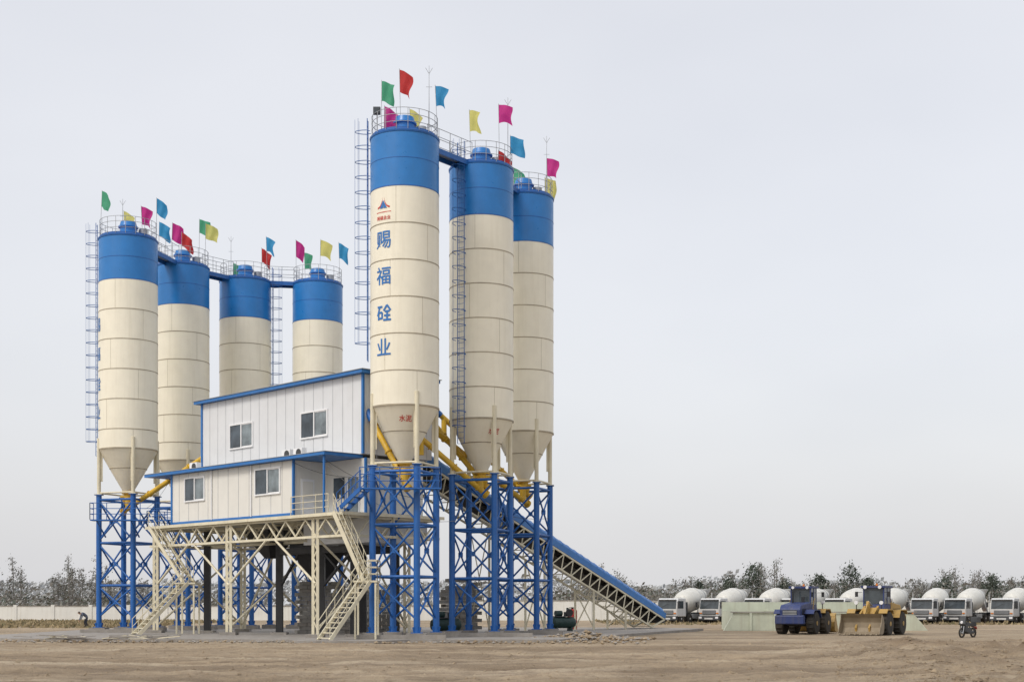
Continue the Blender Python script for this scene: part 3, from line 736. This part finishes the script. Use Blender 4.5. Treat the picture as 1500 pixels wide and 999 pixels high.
# ---------------------------------------------------------------- wheel loaders
def loader(x,y,rz,body,bucket,hub):
    e=empty('wheel_loader',(x,y,-.08),rz)
    g=G()
    g.extr([(-3.3,1.0),(-3.35,1.75),(-3.1,2.05),(-1.0,2.25),(-.6,2.25),(-.6,1.0)],-.72,.72,body)
    g.extr([(-3.55,.75),(-3.55,1.35),(-3.2,1.35),(-3.0,.75)],-1.0,1.0,body)
    g.extr([(-.6,.9),(-.6,1.6),(1.0,1.6),(1.6,1.9),(1.9,1.5),(1.9,.7),(.8,.7)],-.5,.5,LYEL)
    g.obj('body',e,.07)
    g=G()
    for k in range(6):
        for sy in(-1,1): g.box(-2.9+k*.3,-2.75+k*.3,sy*.735-.01,sy*.735+.01,1.35,1.8,BLACK)
    for sx in(-1,1):
        for xx in (-1.5,1.45): g.wheel(xx,sx*1.08,.80,.80,.58,RUBBER,hub)
        g.extr([(-2.5,1.45),(-2.2,1.74),(-.8,1.74),(-.4,1.2),(-.48,1.18),(-.85,1.67),(-2.15,1.67),(-2.42,1.42)],sx*1.08-.32,sx*1.08+.32,body)
        g.extr([(.6,1.5),(.8,1.78),(2.0,1.78),(2.3,1.5),(2.2,1.45),(1.95,1.70),(.85,1.70),(.68,1.46)],sx*1.08-.28,sx*1.08+.28,LYEL)
        for xx in(-1.5,1.45):
            for k in range(18):
                a=2*math.pi*k/18; p=V(xx+math.cos(a)*.81,sx*1.08,.80+math.sin(a)*.81); t=V(0,.2,0); g.beam(p-t,p+t,.09,.07,RUBBER)
    g.tube((-3,-.3,.8),(1.7,-.3,.8),.1,DARKG)
    for xx in(-1.5,1.45): g.tube((xx,-.9,.78),(xx,.9,.78),.2,DARKG,12)
    g.box(-3.375,-3.345,-.5,.5,1.15,1.7,DARKG)
    for i in range(5): g.box(-3.39,-3.376,-.48,.48,1.2+i*.1,1.24+i*.1,GALV)
    g.obj('wheels_and_fenders',e)
    g=G()
    X0,X1,Y=-.75,.75,.72
    g.extr([(X0,1.55),(X0,2.1),(X1,2.1),(X1+.1,1.55)],-Y,Y,LBLUE)
    g.box(X0-.12,X1+.15,-Y-.1,Y+.1,3.2,3.34,LBLUE)
    for xx in(X0,X1-.08,-.05):
        for yy in(-Y,Y-.08): g.box(xx,xx+.08,yy,yy+.08,2.1,3.2,LBLUE)
    g.obj('cab',e)
    g=G()
    g.box(X0+.085,X1-.085,-Y+.02,-Y+.03,2.12,3.18,CABGLASS); g.box(X0+.085,X1-.085,Y-.03,Y-.02,2.12,3.18,CABGLASS)
    g.box(X0+.02,X0+.03,-Y+.085,Y-.085,2.12,3.18,CABGLASS); g.box(X1-.03,X1-.02,-Y+.085,Y-.085,2.12,3.18,CABGLASS)
    for yy in(-.5,.5): g.lathe([(0,.12),(.1,.12)],(X1+.2,yy,3.25),(1,0,0),LIGHTM,12); g.lathe([(0,.1),(.08,.1)],(X0-.2,yy,3.25),(1,0,0),LIGHTM,12)
    g.tube((-1.6,.3,2.1),(-1.6,.3,3.0),.06,BLACK,10); g.tube((-1.2,-.3,2.1),(-1.2,-.3,2.6),.12,BLACK,12)
    g.lathe([(0,.09),(.16,.07),(.18,.0)],(0,0,3.34),(0,0,1),TL,12)
    for sx in(-1,1):
        g.beam((.8,sx*.75,2.9),(.95,sx*1.1,2.9),.03,.03,BLACK); g.box(.93,.97,sx*1.1-.1,sx*1.1+.1,2.6,2.95,BLACK)
        for i in range(4): g.beam((-.35,sx*.85,.6+i*.3),(.15,sx*.85,.6+i*.3),.25,.04,DARKG)
        g.tube((1.3,sx*.45,1.9),(1.3,sx*.45,1.3),.05,GALV)
        g.path([(-.5,sx*.78,1.5),(-.5,sx*.85,2.3),(-.2,sx*.85,2.5)],.02,LYEL,5)
    for sy in(-1,1): g.tube((1.75,sy*.85,1.78),(1.75,sy*.85,2.15),.03,BLACK); g.lathe([(0,.13),(.1,.13)],(1.75,sy*.85,2.2),(1,0,0),LIGHTM,12)
    g.obj('glazing_and_fittings',e)
    g=G()
    for sx in(-1,1):
        ys=sx*.45
        g.extr([(1.0,1.75),(1.2,2.0),(2.3,1.45),(3.2,.55),(3.1,.3),(2.1,1.05)],ys-.06,ys+.06,LYEL)
        g.tube((1.3,ys*.6,1.0),(2.3,ys*.9,1.15),.08,GALV,10)
    g.beam((1.9,-.45,1.35),(1.9,.45,1.35),.15,.15,LYEL)
    g.extr([(1.6,1.7),(1.9,2.3),(2.05,2.3),(2.3,1.4),(2.15,1.3)],-.08,.08,LYEL); g.tube((1.1,0,2.0),(1.9,0,2.25),.08,GALV,10); g.beam((2.0,0,2.2),(2.95,0,1.1),.08,.12,LYEL)
    g.obj('lift_arms',e)
    g=G()
    prof=[(4.05,.12),(3.35,.10),(3.05,.22),(2.93,.5),(2.93,.85),(3.08,1.18),(3.38,1.42)]
    th=[(x+.05 if i>1 else x,z+.05) for i,(x,z) in enumerate(prof)]
    w=1.4
    for i in range(len(prof)-1):
        g.extr([prof[i],prof[i+1],th[i+1],th[i]],-w,w,bucket)
    for sx in(-w,w-.04): g.extr([(4.05,.13),(3.35,.11),(3.05,.23),(2.93,.51),(2.93,.86),(3.08,1.19),(3.38,1.43),(3.5,1.0)],sx,sx+.04,bucket)
    for k in range(8): yy=-w+.15+k*(2*w-.3)/7; g.extr([(4.0,.08),(4.28,.1),(4.0,.2)],yy-.05,yy+.05,MUDSTEEL)
    g.obj('bucket',e)
loader(20.4,95.5,math.radians(62),LBLUE,LYEL,LYEL)
loader(24.8,92.8,math.radians(-122),LYEL,MUDSTEEL,LYEL)

# ---------------------------------------------------------------- motorcycle
em=empty('motorcycle',(28.2,84.5,-.05),math.radians(-140)); g=G()
for x in(-.62,.65):
    n=24
    for i in range(n):
        a=2*math.pi*i/n;b2=2*math.pi*(i+1)/n
        g.tube((x+math.cos(a)*.27,0,.31+math.sin(a)*.27),(x+math.cos(b2)*.27,0,.31+math.sin(b2)*.27),.055,RUBBER,7,cap=False)
    for i in range(8): a=2*math.pi*i/8; g.tube((x,0,.31),(x+math.cos(a)*.25,0,.31+math.sin(a)*.25),.012,DARKG,4)
    g.tube((x,-.08,.31),(x,.08,.31),.07,GALV,10)
g.obj('wheels',em); g=G()
for y in(-.08,.08): g.tube((.65,y,.31),(.45,y,1.0),.03,GALV); g.tube((-.62,y*1.5,.31),(-.35,y*1.5,.75),.03,DARKG)
g.tube((-.62,.1,.31),(0,.1,.35),.03,DARKG); g.tube((.45,0,.85),(0,0,.3),.04,DARKG); g.tube((.45,-.35,1.05),(.45,.35,1.05),.02,BLACK)
g.tube((-.3,-.15,.3),(-.95,-.15,.4),.05,GALV,10); g.box(-.2,.25,-.16,.16,.24,.62,DARKG)
for s in(-1,1): g.tube((.45,s*.3,1.05),(.42,s*.4,1.28),.01,BLACK,4); g.box(.40,.43,s*.4-.06,s*.4+.06,1.24,1.34,BLACK)
g.obj('frame_and_engine',em); g=G()
g.extr([(.4,.70),(.35,.98),(0,.95),(-.05,.70)],-.15,.15,DARKG); g.extr([(0,.70),(0,.88),(-.75,.93),(-.8,.70)],-.14,.14,BLACK)
g.extr([(.5,.7),(.68,.85),(.5,1.35),(.44,1.1)],-.2,.2,DARKG); g.lathe([(0,.09),(.08,.09)],(.62,0,.95),(1,0,0),LIGHTM,12)
g.extr([(.45,.35),(.5,.8),(.35,.8),(.1,.3)],-.22,.22,DARKG)
g.box(-1.1,-.7,-.24,.24,.93,1.28,DARKG)
g.extr([(-.95,.5),(-.9,.68),(-.5,.7),(-.5,.66),(-.85,.62)],-.09,.09,RED); g.obj('tank_seat_fairing',em,.02)

# ---------------------------------------------------------------- worker bending
def person(loc,rz):
    e=empty('construction_worker',loc,rz)
    J=[(0,0,.92),(.12,0,1.08),(.34,0,1.22),(.5,0,1.25),(.58,0,1.27),
       (0,.1,.88),(.10,.13,.48),(-.03,.14,.09),(.16,.15,.04),
       (0,-.1,.88),(.16,-.12,.48),(.05,-.14,.09),(.24,-.15,.04),
       (.42,.19,1.2),(.50,.24,.92),(.62,.16,.68),(.66,.13,.58),
       (.42,-.19,1.2),(.48,-.24,.92),(.62,-.14,.68),(.67,-.11,.58)]
    Rr=[.16,.155,.17,.09,.06,.11,.08,.055,.045,.11,.08,.055,.045,.08,.055,.038,.034,.08,.055,.038,.034]
    Ed=[(0,1),(1,2),(2,3),(3,4),(0,5),(5,6),(6,7),(7,8),(0,9),(9,10),(10,11),(11,12),(3,13),(13,14),(14,15),(15,16),(3,17),(17,18),(18,19),(19,20)]
    me=bpy.data.meshes.new('body'); me.from_pydata(J,Ed,[]); o=bpy.data.objects.new('tmp',me); col.objects.link(o)
    o.modifiers.new('s','SKIN')
    for i,r0 in enumerate(Rr): me.skin_vertices[0].data[i].radius=(r0,r0); me.skin_vertices[0].data[i].use_root=(i==0)
    md=o.modifiers.new('ss','SUBSURF'); md.levels=2
    dg=bpy.context.evaluated_depsgraph_get(); m2=bpy.data.meshes.new_from_object(o.evaluated_get(dg)); bpy.data.objects.remove(o)
    for q in (JACKET,TROUS,SKIN,HAIR): m2.materials.append(q)
    for p in m2.polygons:
        c=p.center; p.use_smooth=True
        p.material_index=1 if (c.z<.9 and c.x<.35) else (2 if (c.z<.66 or (c.x>.53 and c.z>1.1)) else 0)
        if c.z<.07: p.material_index=3
    b=bpy.data.objects.new('body',m2); col.objects.link(b); b.parent=e
    g=G(); g.lathe([(-.12,.02),(-.10,.06),(-.04,.085),(.03,.095),(.09,.08),(.12,.02)],(.68,0,1.29),(.5,0,.85),SKIN,16)
    g.lathe([(.0,.10),(.05,.105),(.10,.088),(.13,.02)],(.67,0,1.30),(.35,0,.93),HAIR,16)
    g.tube((.76,0,1.26),(.79,0,1.25),.018,SKIN,6,.008)
    for s in(-1,1): g.tube((.755,s*.035,1.30),(.765,s*.035,1.30),.012,HAIR,6)
    g.obj('head',e)
    g=G()
    for sy in(-1,1):
        for k in range(5): g.tube((.66+k*.008,sy*(.10+.012*k),.57),(.68+k*.008,sy*(.09+.012*k),.49-.01*(k%3)),.009,SKIN,5)
    g.obj('fingers',e)
person((-38.0,122,-.05),math.radians(215))

# ---------------------------------------------------------------- trees
def leafmat(n,c): return paint(n,c,.9,.4,nscale=.6)
LA=leafmat('leaf_hazy_green',(.115,.135,.11)); LB=leafmat('leaf_hazy_brown',(.18,.17,.15)); LC=leafmat('leaf_dark',(.065,.085,.065)); LD=leafmat('leaf_light',(.25,.25,.235))  # hazy and light leaf tones: distance haze painted into the base colour
BARK=paint('bark_grey',(.20,.19,.175),.9,.3); LH=leafmat('far_haze_foliage',(.33,.35,.36)); LH2=leafmat('far_haze_foliage_light',(.41,.43,.44))  # far foliage greyed and paled in its colour to imitate aerial haze
def leaf(g,p,s,mat):
    a=V(R.gauss(0,1),R.gauss(0,1),R.gauss(0,1)).normalized(); b=a.orthogonal().normalized(); c=a.cross(b)
    g.add([p-b*s,p+c*s*.6,p+b*s,p-c*s*.6],[(0,1,2,3)],mat)
def tree(g,x,y,h,w,dens,mats,base=.18,twig=True):
    top=V(x+R.uniform(-.3,.3),y,h); b=V(x,y,-.1); pts=[b]
    for i in range(1,5): pts.append(b.lerp(top,i/4)+V(R.uniform(-.15,.15),0,0))
    r0=.016*h
    for i in range(4): g.tube(pts[i],pts[i+1],r0*(1-i*.22),BARK,5,r0*(1-(i+1)*.22)+.02,cap=False)
    nb=int(10+h*1.3)
    for k in range(nb):
        f=base+(.97-base)*k/nb; o=b.lerp(top,f); a=R.uniform(0,6.28)
        ph=(f-base)/(1-base)*1.15+.18
        env=w*(math.sin(ph*math.pi))**.6 if ph<1 else .3
        L=env*R.uniform(.55,1.1)+.2
        e=o+V(math.cos(a)*L,math.sin(a)*L,L*R.uniform(.5,1.3))
        g.tube(o,e,.035,BARK,3,.015,cap=False)
        if twig:
            for q in range(5):
                t=o.lerp(e,R.uniform(.3,1)); g.tube(t,t+V(R.uniform(-.6,.6),R.uniform(-.6,.6),R.uniform(.2,.9))*(.4+w*.3),.022,BARK,3,.01,cap=False)
        nl=int(dens*R.uniform(.2,1.6)); cm=R.choice(mats)
        cc=o.lerp(e,R.uniform(.6,1))
        for q in range(nl):
            p=cc+V(R.gauss(0,1),R.gauss(0,1),R.gauss(0,.9))*(.20*w+.10); leaf(g,p,R.uniform(.10,.22),cm if R.random()<.7 else R.choice(mats))
def scrub(g,n,x0,x1,y0,y1,base,amp,mats):
    for i in range(n):
        x=R.uniform(x0,x1); y=R.uniform(y0,y1)
        t=base+amp*noise.noise(V(x*.16,y*.1,0))+.8*noise.noise(V(x*.6,y*.3,4))
        if t<=.3: continue
        leaf(g,V(x,y,.1+t*R.random()**.75),R.uniform(.15,.42),R.choice(mats))
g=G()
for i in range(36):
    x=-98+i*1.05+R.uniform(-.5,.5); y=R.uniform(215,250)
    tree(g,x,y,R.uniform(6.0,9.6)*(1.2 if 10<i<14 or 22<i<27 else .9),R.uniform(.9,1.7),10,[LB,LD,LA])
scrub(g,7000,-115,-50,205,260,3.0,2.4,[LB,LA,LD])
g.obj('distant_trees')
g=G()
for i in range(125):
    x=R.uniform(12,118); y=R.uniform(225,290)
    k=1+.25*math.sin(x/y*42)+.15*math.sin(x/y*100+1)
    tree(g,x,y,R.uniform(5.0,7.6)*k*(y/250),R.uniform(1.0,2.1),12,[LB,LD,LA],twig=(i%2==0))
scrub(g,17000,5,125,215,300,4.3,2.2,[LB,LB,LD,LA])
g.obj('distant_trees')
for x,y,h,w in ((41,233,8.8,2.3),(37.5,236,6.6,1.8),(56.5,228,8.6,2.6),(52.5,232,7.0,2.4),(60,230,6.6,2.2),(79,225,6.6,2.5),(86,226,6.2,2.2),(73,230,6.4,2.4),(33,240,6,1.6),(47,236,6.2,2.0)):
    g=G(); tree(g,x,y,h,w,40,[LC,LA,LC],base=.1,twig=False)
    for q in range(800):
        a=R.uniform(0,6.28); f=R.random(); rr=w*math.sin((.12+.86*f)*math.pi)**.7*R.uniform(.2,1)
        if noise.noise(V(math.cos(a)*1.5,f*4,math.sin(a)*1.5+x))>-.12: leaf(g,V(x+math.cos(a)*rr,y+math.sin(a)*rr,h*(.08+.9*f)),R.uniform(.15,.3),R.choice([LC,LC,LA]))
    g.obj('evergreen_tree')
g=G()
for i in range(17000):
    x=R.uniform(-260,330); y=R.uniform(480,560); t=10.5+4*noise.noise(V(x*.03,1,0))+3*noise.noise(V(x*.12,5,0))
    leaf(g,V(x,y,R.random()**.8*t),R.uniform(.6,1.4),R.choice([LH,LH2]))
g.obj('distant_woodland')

# ---------------------------------------------------------------- world, sun, camera
w=bpy.data.worlds.new('World'); sc.world=w; w.use_nodes=True; nt=w.node_tree
bg=nt.nodes['Background']; out=nt.nodes['World Output']
sky=nt.nodes.new('ShaderNodeTexSky'); sky.sky_type='NISHITA'; sky.sun_disc=False
EL=math.radians(48); AZ=math.radians(224)
sky.sun_elevation=EL; sky.sun_rotation=AZ; sky.air_density=1; sky.dust_density=6
nt.links.new(sky.outputs[0],bg.inputs[0]); bg.inputs[1].default_value=.05
b2=nt.nodes.new('ShaderNodeBackground')
tc=nt.nodes.new('ShaderNodeTexCoord'); mp=nt.nodes.new('ShaderNodeMapping'); mp.inputs['Scale'].default_value=(1,1,2.5)
nt.links.new(tc.outputs['Generated'],mp.inputs[0]); nz=nt.nodes.new('ShaderNodeTexNoise'); nz.inputs['Scale'].default_value=1.6; nz.inputs['Detail'].default_value=4
nt.links.new(mp.outputs[0],nz.inputs['Vector'])
c=mixc(nt,ramp(nt,nz.outputs[0],.35,.65),(.635,.635,.655),(.72,.715,.725))
nt.links.new(c,b2.inputs[0]); b2.inputs[1].default_value=1.0
ad=nt.nodes.new('ShaderNodeAddShader'); nt.links.new(bg.outputs[0],ad.inputs[0]); nt.links.new(b2.outputs[0],ad.inputs[1]); nt.links.new(ad.outputs[0],out.inputs[0])
sd_=bpy.data.lights.new('sun','SUN'); sd_.energy=1.5; sd_.angle=math.radians(16); sd_.color=(1,.97,.92)
so=bpy.data.objects.new('sun',sd_); col.objects.link(so)
dirv=V(math.sin(AZ)*math.cos(EL),math.cos(AZ)*math.cos(EL),math.sin(EL))
so.rotation_euler=dirv.to_track_quat('Z','Y').to_euler()
cam=bpy.data.cameras.new('camera'); co=bpy.data.objects.new('camera',cam); col.objects.link(co)
co.location=(0,0,2.0); co.rotation_euler=(math.radians(90),0,0); cam.lens=48; cam.sensor_width=36; cam.shift_y=.257
cam.clip_end=10000; sc.camera=co
sc.view_settings.view_transform='Standard'; sc.view_settings.look='None'; sc.view_settings.exposure=0; sc.view_settings.gamma=1
